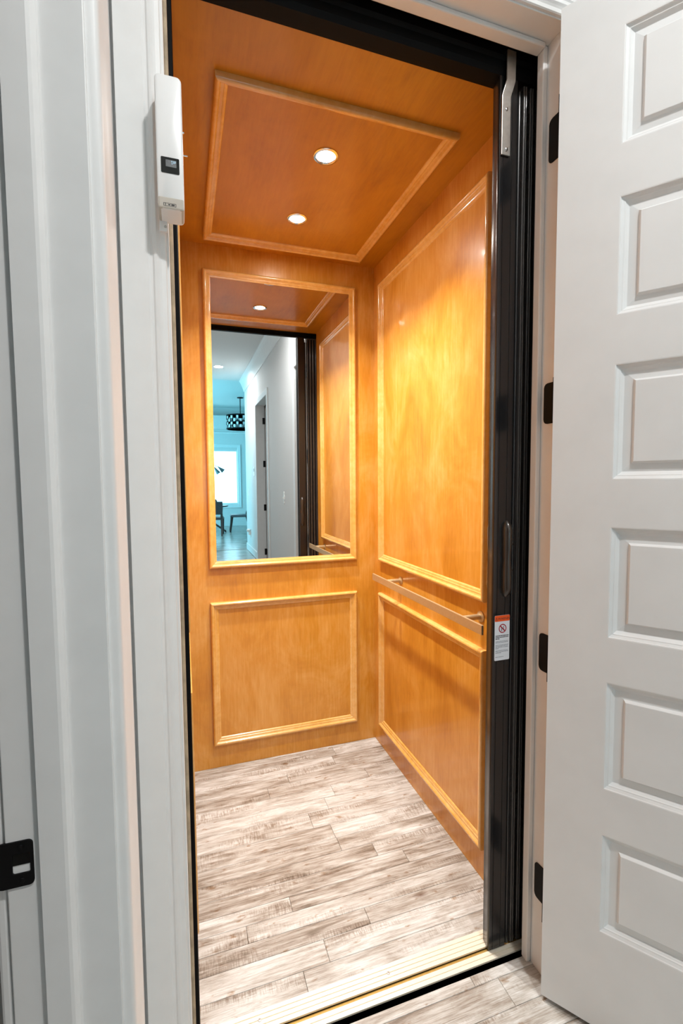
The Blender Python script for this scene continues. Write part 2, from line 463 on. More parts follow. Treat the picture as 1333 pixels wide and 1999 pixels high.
struct('trim_8', MB().box(DX0, DX1, YD0+0.001, YD0+0.03, 2.90, 2.95), 'white_paint', 'white picture rail above the dining room window', 'trim')
# crown and baseboards of the hallway wall
cr = [(HX1, 3.20), (HX1-0.012, 3.20), (HX1-0.016, 3.222), (HX1-0.03, 3.26), (HX1-0.065, 3.35), (HX1-0.085, 3.385), (HX1-0.10, 3.40), (HX1-0.10, HZ), (HX1, HZ)]
crm = MB().loft([[(x, YD1, z) for x, z in cr], [(x, YW, z) for x, z in cr]])
struct('trim_9', crm, 'white_paint', 'white crown moulding running along the hallway wall', 'trim')
bb = MB().box(HX1-0.016, HX1, -5.3, -3.84, 0, 0.13)
struct('baseboard_right', bb, 'white_paint', 'white baseboard at the far end of the hallway wall', 'baseboard', 0.004)
struct('baseboard_middle', MB().box(HX1-0.016, HX1, -2.53, -0.84, 0, 0.13), 'white_paint', 'white baseboard between the two hallway doorways', 'baseboard', 0.004)
# shaft round the cab
sh = MB()
sh.box(-0.30, -0.26, 1.05, 2.50, -0.7, 3.0).box(1.15, 1.19, 1.05, 2.50, -0.7, 3.0).box(-0.30, 1.19, 2.46, 2.50, -0.7, 3.0)
sh.box(-0.30, 1.19, 1.05, 2.50, 2.96, 3.0).box(-0.30, 1.19, 1.05, 2.50, -0.74, -0.70).box(-0.30, 1.19, 1.01, 1.048, -0.74, -0.12)
struct('wall_shaft', sh, 'shaft', 'black lift shaft showing as a gap along the sill', 'wall')

# ------------------------------------------------------------------ lift door frame
CASING = [(0, 0), (0, 0.015), (0.046, 0.015), (0.049, 0.0125), (0.053, 0.0125), (0.056, 0.015), (0.060, 0.0155), (0.064, 0.012), (0.068, 0.0095), (0.0755, 0.0085), (0.0775, 0.006), (0.0775, 0)]
fr = empty('trim_10', (0.444, YW, 0), 'white painted frame and casing of the lift doorway', 'door frame', None, 'structure')
for sdn, mb in frame_members((0, YW, 0), (1, 0, 0), (0, 0, 1), (0, -1, 0), -0.0955, 0.9835, 0.0, 2.5425, CASING, 'tlr'):
    build('casing', mb, 'white_paint', fr)
build('jamb', MB().box(-0.030, DOORW0, YW, 1.05, 0, DOORH+0.016), 'white_paint', fr, bevel=0.001)
build('jamb', MB().box(DOORW1, DOORW1+0.016, YW, 1.05, 0, DOORH+0.016), 'white_paint', fr, bevel=0.001)
build('head_jamb', MB().box(DOORW0, DOORW1, YW, 1.05, DOORH, DOORH+0.016), 'white_paint', fr, bevel=0.001)
build('stop', MB().box(DOORW0, -0.0062, 1.030, 1.051, 0, DOORH), 'raw_edge', fr, label='bare wood stop strip', bevel=0.002)
build('stop', MB().box(0.888, DOORW1, 1.028, 1.051, 0.0, DOORH), 'white_paint', fr, bevel=0.003)
build('stop', MB().box(-0.0062, 0.888, 1.020, 1.051, 2.4495, DOORH), 'white_paint', fr, bevel=0.003)
for z0, z1 in ((2.166, 2.273), (1.515, 1.619), (0.858, 0.960), (0.211, 0.312)):
    yy0, yy1, r = 0.968, 1.017, 0.012
    pts = [(yy0, z0), (yy1-r, z0)] + [(yy1-r+r*math.sin(t), z0+r-r*math.cos(t)) for t in (0.5, 1.0, 1.57)] + [(yy1-r+r*math.cos(t), z1-r+r*math.sin(t)) for t in (0.0, 0.5, 1.0)] + [(yy1-r, z1), (yy0, z1)]
    build('hinge_leaf', MB().loft([[(DOORW1, y, z) for y, z in pts], [(DOORW1-0.0025, y, z) for y, z in pts]]), 'black_iron', fr, label='black hinge leaf')

# ------------------------------------------------------------------ the open lift door (six raised panels)
DW, DT, DZ0, DZ1 = 0.885, 0.040, 0.014, 2.456
ang = 0.6143
dr = empty('door_1', (0.858, 0.938, 0.0), 'white door with six raised panels swung open from the lift', 'door', None, 'structure', rotz=0.0)
# local frame: +x runs from hinge edge to free edge, +y out of the back face, z up
dr.rotation_euler = (0, 0, -(math.pi/2-ang))
pan = [(2.105, 2.354), (1.738, 1.995), (1.369, 1.630), (0.9976, 1.260), (0.6284, 0.892), (0.266, 0.516)]
U0, U1 = 0.129, DW-0.129
build('stile', MB().box(0, U0, 0, DT, DZ0, DZ1), 'door_paint', dr, local=True)
build('stile', MB().box(U1, DW, 0, DT, DZ0, DZ1), 'door_paint', dr, local=True)
edges = [DZ1] + [z for p in pan for z in (p[1], p[0])] + [DZ0]
for k in range(0, len(edges), 2):
    build('rail', MB().box(U0, U1, 0, DT, edges[k+1], edges[k]), 'door_paint', dr, local=True)
PROF = [(0, 0), (0.0025, 0.0005), (0.0035, 0.0030), (0.0085, 0.0062), (0.0105, 0.0066), (0.0120, 0.0088), (0.0170, 0.0130), (0.0185, 0.0140), (0.0360, 0.0118), (0.0370, 0.0108), (0.0405, 0.0046), (0.0415, 0.0042)]
for z0, z1 in pan:
    rings = [[(U0+i, d, z0+i), (U1-i, d, z0+i), (U1-i, d, z1-i), (U0+i, d, z1-i)] for i, d in PROF]
    back = [[(a, DT-b, c) for a, b, c in r] for r in rings]
    m = MB().loft(rings, cap=False); n = len(rings)-1
    m.f.append(tuple(n*4+i for i in range(4)))
    m2 = MB().loft(back, cap=False); m2.f.append(tuple(n*4+i for i in range(4)))
    m.add(m2.v, m2.f)
    build('raised_panel', m, 'door_paint', dr, local=True)
for z0, z1 in ((2.166, 2.273), (1.515, 1.619), (0.858, 0.960), (0.211, 0.312)):
    hg = build('hinge', MB().box(-0.0025, 0.0, 0.004, DT, z0, z1), 'black_iron', dr, local=True, label='black hinge leaf on the door edge')
    k = MB().tube((-0.003, DT+0.008, z0), (-0.003, DT+0.008, z1), 0.0075, n=12)
    b2 = build('knuckle', k, 'black_iron', hg, local=True, smooth=True)
rose = build('door_knob', MB().lathe([(0.032, 0), (0.032, -0.006), (0.012, -0.010), (0.011, -0.03), (0.026, -0.04), (0.029, -0.052), (0.022, -0.064), (0.002, -0.068)], (DW-0.065, 0, 0.93), 24, 'y'), 'black_iron', dr, local=True, smooth=True, label='black round knob')

# ------------------------------------------------------------------ left side doorway frame with strike plate
sf = empty('trim_11', (-0.165, JY, 0), 'white side doorway jamb and casing at the far left', 'door frame', None, 'structure')
build('jamb', MB().box(-0.230, HX0, JY, JY+0.016, 0, 2.464), 'white_paint', sf, bevel=0.0015)
build('jamb', MB().box(-0.230, HX0, -0.26, -0.244, 0, 2.464), 'white_paint', sf, bevel=0.0015)
build('head_jamb', MB().box(-0.230, HX0, -0.26, JY+0.016, 2.464, 2.48), 'white_paint', sf, bevel=0.0015)
stp = [(-0.189, JY), (-0.189, JY-0.0115), (-0.161, JY-0.0115), (-0.157, JY-0.0105), (-0.152, JY-0.005), (-0.1505, JY)]
build('stop', MB().prism(stp, 0, 2.464), 'white_paint', sf)
def cas_profile(ys):
    return [(HX0, ys), (HX0+0.010, ys), (HX0+0.0135, ys+0.002), (HX0+0.0155, ys+0.006), (HX0+0.016, ys+0.012), (HX0+0.0145, ys+0.020), (HX0+0.0135, ys+0.03), (HX0+0.0155, ys+0.07), (HX0+0.0175, ys+0.078), (HX0+0.0175, ys+0.090), (HX0, ys+0.092)]
build('casing', MB().prism(cas_profile(JY+0.006), 0, 2.56), 'white_paint', sf, smooth=True)
build('casing', MB().box(HX0, HX0+0.016, -0.345, -0.252, 0, 2.56), 'white_paint', sf, bevel=0.004)
build('head_casing', MB().box(HX0, HX0+0.0155, -0.252, JY+0.006, 2.47, 2.56), 'white_paint', sf, bevel=0.004)
build('far_casing', MB().box(-0.246, -0.2325, JY+0.006, JY+0.09, 0, 2.56), 'white_paint', sf, bevel=0.004)
# black strike plate with its latch hole
sx0, sx1, sz0, sz1 = -0.240, -0.1985, 0.8480, 0.9090
hx0, hx1, hz0, hz1 = -0.2225, -0.2025, 0.8655, 0.8925
spl = MB()
yf, yk = JY-0.0022, JY+0.0005
def rrect(x0, x1, z0, z1, r, n=4):
    pts = []
    for cx, cz, a0 in ((x1-r, z0+r, -90), (x1-r, z1-r, 0), (x0+r, z1-r, 90), (x0+r, z0+r, 180)):
        for k in range(n+1):
            a = math.radians(a0+90*k/n); pts.append((cx+r*math.cos(a), cz+r*math.sin(a)))
    return pts
o_ = rrect(sx0, sx1, sz0, sz1, 0.006); i_ = rrect(hx0, hx1, hz0, hz1, 0.0025)
spl.loft([[(x, yf, z) for x, z in o_], [(x, yf, z) for x, z in i_]], cap=False)
spl.loft([[(x, yk, z) for x, z in o_], [(x, yf, z) for x, z in o_]], cap=False)
spl.loft([[(x, yf, z) for x, z in i_], [(x, yk, z) for x, z in i_]], cap=False)
st = build('strike_plate', spl, 'black_iron', sf, label='black latch strike plate')
build('latch_hole', MB().box(hx0, hx1, JY-0.0008, JY-0.0003, hz0+0.011, hz1), 'screen_black', st, label='dark mouth of the latch hole')
for z in (sz0+0.008, sz1-0.008):
    build('screw', MB().lathe([(0.0035, 0), (0.003, -0.0012), (0.0005, -0.0016)], ((hx0+hx1)/2, yf, z), 12, 'y'), 'black_iron', st, smooth=True)

# ------------------------------------------------------------------ mirror
mr = empty('mirror', (0.469, YB, MZ0), 'tall wall mirror in a stepped maple frame on the back wall', 'mirror')
build('mirror_glass', MB().box(PX0+0.030, PX1-0.030, YB-0.0055, YB-0.001, MZ0+0.030, MZ1-0.030), 'mirror', mr, label='reflecting mirror glass')
for sdn, mb in frame_members((0, YB, 0), (1, 0, 0), (0, 0, 1), (0, -1, 0), PX0, PX1, MZ0, MZ1, MOULD):
    build('frame_moulding', mb, 'wood_mould', mr, smooth=True)

# ------------------------------------------------------------------ handrail
hd = empty('handrail', (0.90, 1.65, 0.895), 'flat champagne metal handrail on the right cab wall', 'handrail')
build('bar', MB().box(0.8545, 0.8625, 1.212, 2.096, 0.8945, 0.9255), 'rail', hd, bevel=0.001)
for y in (1.335, 1.955):
    b = build('bracket', MB().tube((0.8625, y, 0.912), (XR, y, 0.912), 0.0095, n=16), 'rail', hd, smooth=True)
    build('bracket_rose', MB().lathe([(0.019, 0), (0.019, -0.003), (0.012, -0.005), (0.0096, -0.006)], (XR, y, 0.912), 20, 'x'), 'rail', b, smooth=True)

# ------------------------------------------------------------------ recessed lamps of the cab
def downlight(loc, r, label, power, color, mat, spot, group):
    x, y, z = loc
    e = empty('downlight', (x, y, z), label, 'ceiling lamp', group)
    build('trim_ring', MB().lathe([(r*1.38, 0.0), (r*1.38, -0.0025), (r*1.30, -0.0045), (r*1.08, -0.0045), (r*1.0, -0.001), (r*0.98, 0.0)], (x, y, z), 40), 'chrome' if r < 0.06 else 'white_paint', e, smooth=True)
    build('lens', MB().lathe([(r*1.0, -0.0005), (r*0.8, -0.0022), (r*0.3, -0.003), (0.0005, -0.003)], (x, y, z), 32), mat, e, smooth=True)
    d = bpy.data.lights.new('lamp_light', 'AREA')
    d.shape = 'DISK'; d.size = r*1.9
    d.energy = power; d.color = color
    d.spread = math.radians(spot)
    o = bpy.data.objects.new('lamp_light', d)
    o.location = (0, 0, -0.0055)
    COL.objects.link(o); o.parent = e
    return e
GC = 'recessed lamps in the cab ceiling'
downlight((0.474, 1.555, H), 0.030, 'recessed round lamp in the cab ceiling nearer the doorway', CAB_LAMP_W, (1.0, 0.965, 0.92), 'lamp_glow', 112, GC)
downlight((0.468, 1.945, H), 0.030, 'recessed round lamp in the cab ceiling nearer the mirror', CAB_LAMP_W, (1.0, 0.965, 0.92), 'lamp_glow', 112, GC)
GH = 'recessed lamps of the hallway'
downlight((0.643, -4.21, HZ), 0.075, 'round white hallway ceiling lamp reflected in the mirror', HALL_LAMP_W, (1.0, 0.99, 0.975), 'hall_glow', 165, GH)
downlight((0.643, -0.45, HZ), 0.075, 'round hallway ceiling lamp nearer the lift, above the landing', HALL_LAMP_W, (1.0, 0.99, 0.975), 'hall_glow', 165, GH)

# ------------------------------------------------------------------ sills
sl = empty('door_sill', (0.46, 1.11, -0.03), 'ribbed champagne metal sill along the lift doorway', 'door sill')
def ribs(y0, y1, n, depth=0.0028, gap=0.0022):
    """cross-section (y, z) of a ribbed strip from y0 up to y1"""
    w = (y1-y0)/n; pts = [(y0, -0.005)]
    for k in range(n):
        a = y0+k*w; b = a+w
        g0 = a + (gap/2 if k else 0); g1 = b - (gap/2 if k < n-1 else 0)
        if k: pts.append((g0, -depth))
        pts += [(g0 + (0 if k else 0), 0.0), (g1, 0.0)]
        if k < n-1: pts.append((g1, -depth))
    pts.append((y1, -0.005))
    return pts
def strip(y0, y1, n, x0, x1, dz=0.0):
    pr = ribs(y0, y1, n)
    return MB().loft([[(x0, y, z+dz) for y, z in pr], [(x1, y, z+dz) for y, z in pr]])
a = build('car_sill', strip(1.1035, 1.1515, 4, XL, 0.945, 0.002), 'sill', sl)
for x in (0.1468, 0.5038, 0.845):
    build('screw', MB().lathe([(0.0045, 0.0), (0.0040, 0.0012), (0.0015, 0.0014), (0.0010, 0.0004)], (x, 1.127, 0.002), 14), 'steel', a, smooth=True)
build('gate_groove', MB().box(XL, 0.945, 1.0905, 1.1035, -0.03, -0.006), 'sill_groove', sl, label='dull brass groove of the gate')
build('sill_lip', strip(1.0660, 1.0905, 2, XL, 0.945, 0.001), 'sill', sl)

# ------------------------------------------------------------------ gate track and channel
gt = empty('gate_track', (0.46, 1.12, 0), 'black metal head track and closing channel of the cab gate', 'gate track')
tp = [(1.080, 2.60), (1.080, 2.458), (1.086, 2.450), (1.086, 2.430), (1.092, 2.418), (1.120, 2.416), (1.122, 2.419), (1.122, 2.438), (1.156, 2.438), (1.156, 2.60)]
build('head_track', MB().loft([[(-0.05, y, z) for y, z in tp], [(1.0, y, z) for y, z in tp]]), 'black_track', gt)
build('head_cover', MB().box(-0.05, 1.0, 1.066, 1.080, 2.478, 2.60), 'black_track', gt, bevel=0.002)
ch = [(-0.05, 1.088), (0.0012, 1.088), (0.0030, 1.091), (0.0030, 1.100), (-0.006, 1.102), (-0.006, 1.116), (0.0015, 1.118), (0.0015, 1.136), (-0.05, 1.136)]
build('closing_channel', MB().prism(ch, 0.002, 2.416), 'black_track', gt)

# ------------------------------------------------------------------ accordion gate folded at the right
gate = empty('accordion_gate', (0.86, 1.115, 0.0), 'black accordion gate folded against the right side of the cab', 'gate')
po = [(0.8100, 1.124), (0.8095, 1.116), (0.8060, 1.104), (0.8035, 1.096), (0.8032, 1.0915), (0.8052, 1.0885), (0.8085, 1.088), (0.8152, 1.088), (0.8157, 1.0892), (0.8168, 1.0892), (0.8173, 1.088), (0.8412, 1.088), (0.8417, 1.0892), (0.8428, 1.0892), (0.8433, 1.088), (0.8590, 1.088), (0.8605, 1.0900), (0.8605, 1.122), (0.8590, 1.124)]
post = build('lead_post', MB().prism(po, 0.004, 2.414), 'black_gate', gate, smooth=True)
nose = build('post_bead', MB().tube((0.8690, 1.0945, 0.006), (0.8690, 1.0945, 2.390), 0.0058, n=14), 'black_gate', gate, smooth=True)
x = 0.8795
for k in range(8):
    d_ = 0.0022 if k % 2 else -0.0022
    bulb = lambda cx, cy, a0: [(cx+0.0042*math.cos(math.radians(a0+180*i/6)), cy+0.0042*math.sin(math.radians(a0+180*i/6))) for i in range(7)]
    sl_ = MB().prism(bulb(x-d_, 1.091, 180) + bulb(x+d_, 1.148, 0), 0.008, 2.405)
    build('slat', sl_, 'black_slat', gate, smooth=True)
    x += 0.0106
def grip(y0, sgn, xa, xb):
    m = MB(); rings = []
    za, zb = 1.046, 1.258
    prof = [(0.0, 0.35, 0.3), (0.05, 0.85, 0.8), (0.12, 1.0, 1.0), (0.35, 0.95, 0.95), (0.5, 0.82, 0.85), (0.65, 0.95, 0.95), (0.88, 1.0, 1.0), (0.95, 0.85, 0.8), (1.0, 0.35, 0.3)]
    c = (xa+xb)/2; hw = (xb-xa)/2
    for t, a, d in prof:
        z = za+(zb-za)*t
        rings.append([(c+hw*a*math.cos(q), y0+sgn*0.021*d*max(0, math.sin(q)), z) for q in [math.pi*i/10 for i in range(11)]])
    return m.loft(rings)
g1 = build('pull_handle', grip(1.088, -1, 0.8285, 0.8570), 'grip', gate, smooth=True, label='dark bronze outer pull handle')
g2 = build('pull_handle', grip(1.124, 1, 0.8135, 0.8430), 'grip', gate, smooth=True, label='dark bronze inner pull handle')
build('latch', MB().box(0.8165, 0.8225, 1.126, 1.132, 1.134, 1.178).box(0.8165, 0.8300, 1.124, 1.126, 1.130, 1.182), 'chrome', gate, bevel=0.0012, label='small chrome latch')
for z in (1.205, 1.192, 1.118):
    build('latch_screw', MB().lathe([(0.0035, 0), (0.003, -0.0016), (0.0006, -0.002)], (0.8655, 1.0895, z), 12, 'y'), 'grip', gate, smooth=True)
# steel hanger strap with a jog and two rivets
path = [(0.8290, 1.0760, 2.470), (0.8290, 1.0772, 2.398), (0.8200, 1.0835, 2.362), (0.8210, 1.0850, 2.2165)]
rings = []
for cx, cy, cz in path:
    rings.append([(cx-0.0132, cy-0.0022, cz), (cx+0.0132, cy-0.0022, cz), (cx+0.0132, cy+0.0022, cz), (cx-0.0132, cy+0.0022, cz)])
ar = build('hanger_strap', MB().loft(rings), 'steel', gate, label='grey steel hanger strap', bevel=0.0008)
for z, cx in ((2.3295, 0.8200), (2.2311, 0.8208)):
    build('rivet', MB().lathe([(0.0052, 0), (0.0048, -0.0018), (0.003, -0.0032), (0.0005, -0.0036)], (cx, 1.0826, z), 18, 'y'), 'chrome', ar, smooth=True)
# warning sticker on the lead post
TX0, TX1, TZ0, TZ1 = 0.8095, 0.8612, 0.8655, 0.9935
TX1 = 0.8590
yS = 1.0876
def slab(x0, x1, z0, z1, y, th=0.0004, r=0.0):
    pts = rrect(x0, x1, z0, z1, r) if r else [(x0, z0), (x1, z0), (x1, z1), (x0, z1)]
    return MB().loft([[(px, y, pz) for px, pz in pts], [(px, y-th, pz) for px, pz in pts]])
ws = build('warning_sticker', slab(TX0, TX1, TZ0, TZ1, yS, 0.0005, 0.003), 'sticker', gate, label='white warning sticker with an orange header')
build('orange_header', slab(TX0+0.0002, TX1-0.0002, 0.9765, TZ1-0.0002, yS-0.0005, 0.0002, 0.0025), 'sticker_orange', ws)
def text(body, size, x, z, y, mat, parent, name):
    cu = bpy.data.curves.new(name, 'FONT')
    cu.body = body; cu.size = size; cu.extrude = 0.00008; cu.resolution_u = 3
    tmp = bpy.data.objects.new(name+'_curve', cu)
    COL.objects.link(tmp)
    me = bpy.data.meshes.new_from_object(tmp.evaluated_get(bpy.context.evaluated_depsgraph_get()))
    bpy.data.objects.remove(tmp); bpy.data.curves.remove(cu)
    me.materials.clear(); me.materials.append(MAT[mat])
    o = bpy.data.objects.new(name, me)
    COL.objects.link(o)
    o.parent = parent
    o.location = Vector((x, y, z)) - WLOC[parent]
    o.rotation_euler = (math.radians(90), 0, 0)
    return o
text('WARNING', 0.0098, 0.8198, 0.9808, yS-0.0008, 'ink', ws, 'header_lettering')
tri = [(0.8112, 0.9798), (0.8188, 0.9798), (0.8150, 0.9885)]
build('warning_triangle', MB().loft([[(px, yS-0.0007, pz) for px, pz in tri], [(px, yS-0.0009, pz) for px, pz in tri]]), 'ink', ws)
tri2 = [(0.8126, 0.9805), (0.8174, 0.9805), (0.8150, 0.9862)]
build('triangle_fill', MB().loft([[(px, yS-0.0009, pz) for px, pz in tri2], [(px, yS-0.0010, pz) for px, pz in tri2]]), 'sticker_orange', ws)
cxS, czS, rS = 0.8355, 0.9560, 0.0128
ringm = MB()
NN = 40
o1 = [(cxS+rS*math.cos(2*math.pi*i/NN), czS+rS*math.sin(2*math.pi*i/NN)) for i in range(NN)]
o2 = [(cxS+rS*0.78*math.cos(2*math.pi*i/NN), czS+rS*0.78*math.sin(2*math.pi*i/NN)) for i in range(NN)]
ringm.loft([[(a, yS-0.0007, b) for a, b in o1], [(a, yS-0.0008, b) for a, b in o2]], cap=False)
q = rS*0.9*math.sqrt(0.5); t = 0.0016*math.sqrt(0.5)
bar = [(cxS-q-t, czS+q-t), (cxS-q+t, czS+q+t), (cxS+q+t, czS-q+t), (cxS+q-t, czS-q-t)]
ringm.loft([[(a, yS-0.0007, b) for a, b in bar], [(a, yS-0.0009, b) for a, b in bar]])
build('prohibition_sign', ringm, 'sticker_red', ws, label='dark red prohibition circle')
fig = MB()
fig.add(slab(cxS-0.0045, cxS-0.0015, czS-0.0075, czS+0.0045, yS-0.0005, 0.0001).v, [(0, 1, 2, 3), (4, 5, 6, 7), (0, 1, 5, 4), (1, 2, 6, 5), (2, 3, 7, 6), (3, 0, 4, 7)])
fig.add(slab(cxS+0.0020, cxS+0.0045, czS-0.0055, czS+0.0070, yS-0.0005, 0.0001).v, [(0, 1, 2, 3), (4, 5, 6, 7), (0, 1, 5, 4), (1, 2, 6, 5), (2, 3, 7, 6), (3, 0, 4, 7)])
build('gate_pictogram', fig, 'ink_grey', ws)
rp = random.Random(5)
def print_lines(rows_, mat, h):
    m = MB()
    for z, x1 in rows_:
        x = TX0+0.0035
        while x < x1:
            w = rp.uniform(0.0018, 0.0052); e = min(x+w, x1)
            s_ = slab(x, e, z, z+h, yS-0.0005, 0.00012); m.add(s_.v, s_.f)
            x = e+0.0011
    return m
build('bold_print', print_lines([(0.9345, TX1-0.003), (0.9302, TX1-0.003), (0.9259, TX0+0.016)], 'ink', 0.0026), 'ink', ws, label='unreadable bold print lines')
build('small_print', print_lines([(0.9190, TX1-0.004), (0.9158, TX1-0.005), (0.9085, TX1-0.004), (0.9053, TX1-0.006), (0.9021, TX1-0.004), (0.8989, TX0+0.013), (0.8925, TX1-0.005), (0.8893, TX1-0.003), (0.8861, TX0+0.022), (0.8745, TX0+0.030)], 'ink', 0.0016), 'ink_grey', ws, label='unreadable small print lines')

# ------------------------------------------------------------------ white interlock box at the left casing
bx = empty('interlock_box', (-0.007, 0.93, 1.843), 'slim white lock box with a small display on the left casing', 'lock box')
def body_ring(y, inset):
    return [(a, y, b) for a, b in rrect(-0.0290+inset, 0.0148-inset, 1.8435+inset, 2.0655-inset, 0.0075)]
build('case', MB().loft([body_ring(0.9495, 0), body_ring(0.9035, 0), body_ring(0.9012, 0.0007), body_ring(0.9000, 0.0022)]), 'box_white', bx, smooth=True)
dp = build('display', MB().loft([[(a, 0.9001, b) for a, b in rrect(-0.0220, 0.0080, 1.9030, 1.9292, 0.0018)], [(a, 0.8993, b) for a, b in rrect(-0.0220, 0.0080, 1.9030, 1.9292, 0.0018)]]), 'screen_black', bx, label='black display window')
build('lcd_screen', slab(-0.0142, 0.0032, 1.9135, 1.9250, 0.8993, 0.0002), 'lcd', dp)
dg = MB()
for x0, x1, z0, z1 in ((-0.0052, -0.0028, 1.9218, 1.9240), (-0.0018, 0.0004, 1.9196, 1.9240), (0.0010, 0.0024, 1.9206, 1.9240), (-0.0046, -0.0030, 1.9182, 1.9208)):
    s_ = slab(x0, x1, z0, z1, 0.8991, 0.0001); dg.add(s_.v, s_.f)
build('lcd_marks', dg, 'lcd_blue', dp)
build('shaded_bottom', MB().box(-0.0285, 0.0143, 0.8996, 0.9470, 1.8440, 1.8640), 'cap_shade', bx, bevel=0.0025, label='underside of the lock box, its shade painted beige')
rp_ = MB()
for x0, x1, z0, z1 in ((-0.0198, 0.0010, 1.8524, 1.8530), (-0.0198, 0.0010, 1.8478, 1.8484), (-0.0198, -0.0190, 1.8478, 1.8530), (0.0002, 0.0010, 1.8478, 1.8530), (-0.0120, -0.0085, 1.8495, 1.8513), (-0.0070, -0.0015, 1.8492, 1.8516), (-0.0170, -0.0160, 1.8478, 1.8530)):
    s_ = slab(x0, x1, z0, z1, 0.8996, 0.0002); rp_.add(s_.v, s_.f)
build('rating_mark', rp_, 'ink', bx, label='small black outlined emblem')
tb = build('mounting_tab', MB().box(-0.0285, -0.0150, 0.9440, 0.9490, 1.826, 1.8445), 'box_white', bx, bevel=0.001)
build('tab_screw', MB().lathe([(0.0026, 0), (0.002, -0.0012), (0.0004, -0.0015)], (-0.0185, 0.944, 1.8345), 12, 'y'), 'steel', tb, smooth=True)
build('lock_pin', MB().tube((0.0146, 0.915, 1.9465), (0.0225, 0.915, 1.9468), 0.0011, n=10), 'chrome', bx, smooth=True)
build('lock_stud', MB().tube((0.0146, 0.915, 1.9850), (0.0175, 0.915, 1.9850), 0.0016, n=10), 'chrome', bx, smooth=True)

# ------------------------------------------------------------------ things seen in the mirror: hallway
def doorway_trim(idx, label, y0, y1, h):
    e = empty('trim_%d' % idx, (HX1, (y0+y1)/2, 0), label, 'door frame', None, 'structure')
    build('casing', MB().box(HX1-0.017, HX1, y0-0.085, y0+0.006, 0, h+0.085), 'white_paint', e, bevel=0.004)
    build('casing', MB().box(HX1-0.017, HX1, y1-0.006, y1+0.085, 0, h+0.085), 'white_paint', e, bevel=0.004)
    build('head_casing', MB().box(HX1-0.017, HX1, y0+0.006, y1-0.006, h-0.006, h+0.085), 'white_paint', e, bevel=0.004)
    build('jamb', MB().box(HX1, HX1+0.14, y0, y0+0.016, 0, h), 'white_paint', e)
    build('jamb', MB().box(HX1, HX1+0.14, y1-0.016, y1, 0, h), 'white_paint', e)
    return e
doorway_trim(12, 'white cased opening beside the lift door', -0.75, 0.72, 2.66)
d2 = doorway_trim(13, 'white doorway with black hinges in the reflected hallway wall', -3.75, -2.62, 2.69)
for z in (2.43, 1.69, 0.93, 0.15):
    build('hinge_leaf', MB().box(HX1+0.105, HX1+0.15, -3.7345, -3.728, z-0.055, z+0.055), 'black_iron', d2, bevel=0.002, label='black hinge leaf')
struct('door_2', MB().box(HX1+0.15, HX1+0.95, -3.775, -3.735, 0.01, 2.66), 'white_paint', 'white door folded back in the reflected hallway doorway', 'door')
def wall_plate(name, y, z, w, h, label, cat):
    e = empty(name, (HX1, y, z-h/2), label, cat)
    build('plate', MB().box(HX1-0.006, HX1, y-w/2, y+w/2, z-h/2, z+h/2), 'plate_white', e, bevel=0.002)
    return e
s1 = empty('wall_switch', (HX1, -1.447, 1.10), 'ornate white switch plate on the reflected hallway wall', 'light switch')
orn = [(0.0, -0.085), (0.022, -0.07), (0.018, -0.045), (0.036, -0.02), (0.036, 0.02), (0.018, 0.045), (0.022, 0.07), (0.0, 0.085), (-0.022, 0.07), (-0.018, 0.045), (-0.036, 0.02), (-0.036, -0.02), (-0.018, -0.045), (-0.022, -0.07)]
build('plate', MB().loft([[(HX1, -1.447+a, 1.17+b) for a, b in orn], [(HX1-0.007, -1.447+a*0.9, 1.17+b*0.95) for a, b in orn]]), 'plate_white', s1)
build('toggle', MB().box(HX1-0.018, HX1-0.006, -1.452, -1.442, 1.160, 1.180), 'plate_white', s1, bevel=0.001)
w2 = wall_plate('thermostat', -4.10, 1.571, 0.13, 0.16, 'white thermostat high on the reflected hallway wall', 'thermostat')
build('screen', MB().box(HX1-0.0085, HX1-0.006, -4.14, -4.06, 1.565, 1.62), 'lcd', w2)
w3 = wall_plate('light_switch', -4.91, 1.177, 0.08, 0.125, 'plain switch plate at the far end of the hallway wall', 'light switch')
build('rocker', MB().box(HX1-0.010, HX1-0.006, -4.925, -4.895, 1.145, 1.21), 'plate_white', w3, bevel=0.001)
w4 = wall_plate('power_outlet', -4.74, 0.362, 0.08, 0.125, 'power outlet low on the reflected hallway wall', 'outlet')
n4 = empty('night_light', (HX1-0.03, -4.74, 0.35), 'white plug-in night light on the low hallway outlet', 'night light')
build('body', MB().box(HX1-0.045, HX1-0.0062, -4.77, -4.71, 0.35, 0.41), 'plate_white', n4, bevel=0.006)
build('shade', MB().lathe([(0.03, 0.41), (0.04, 0.45), (0.02, 0.47), (0.001, 0.47)], (HX1-0.042, -4.74, 0.0), 16), 'plate_white', n4, smooth=True)

# ------------------------------------------------------------------ dining room window
wn = empty('window_1', ((WX0+WX1)/2, YD0, WZ0), 'bright white-framed dining room window reflected in the mirror', 'window', None, 'structure')
for sdn, mb in frame_members((0, YD0, 0), (1, 0, 0), (0, 0, 1), (0, 1, 0), WX0-0.10, WX1+0.10, WZ0-0.13, WZ1+0.19, [(0, 0), (0, 0.022), (0.02, 0.028), (0.035, 0.022), (0.095, 0.018), (0.10, 0)]):
    build('window_casing', mb, 'white_paint', wn)
build('sash', MB().box(WX0, WX0+0.03, YD0-0.08, YD0-0.04, WZ0, WZ1), 'white_paint', wn)
build('sash', MB().box(WX1-0.03, WX1, YD0-0.08, YD0-0.04, WZ0, WZ1), 'white_paint', wn)
build('sash', MB().box(WX0+0.03, WX1-0.03, YD0-0.08, YD0-0.04, WZ0, WZ0+0.03), 'white_paint', wn)
build('sash', MB().box(WX0+0.03, WX1-0.03, YD0-0.08, YD0-0.04, WZ1-0.03, WZ1), 'white_paint', wn)
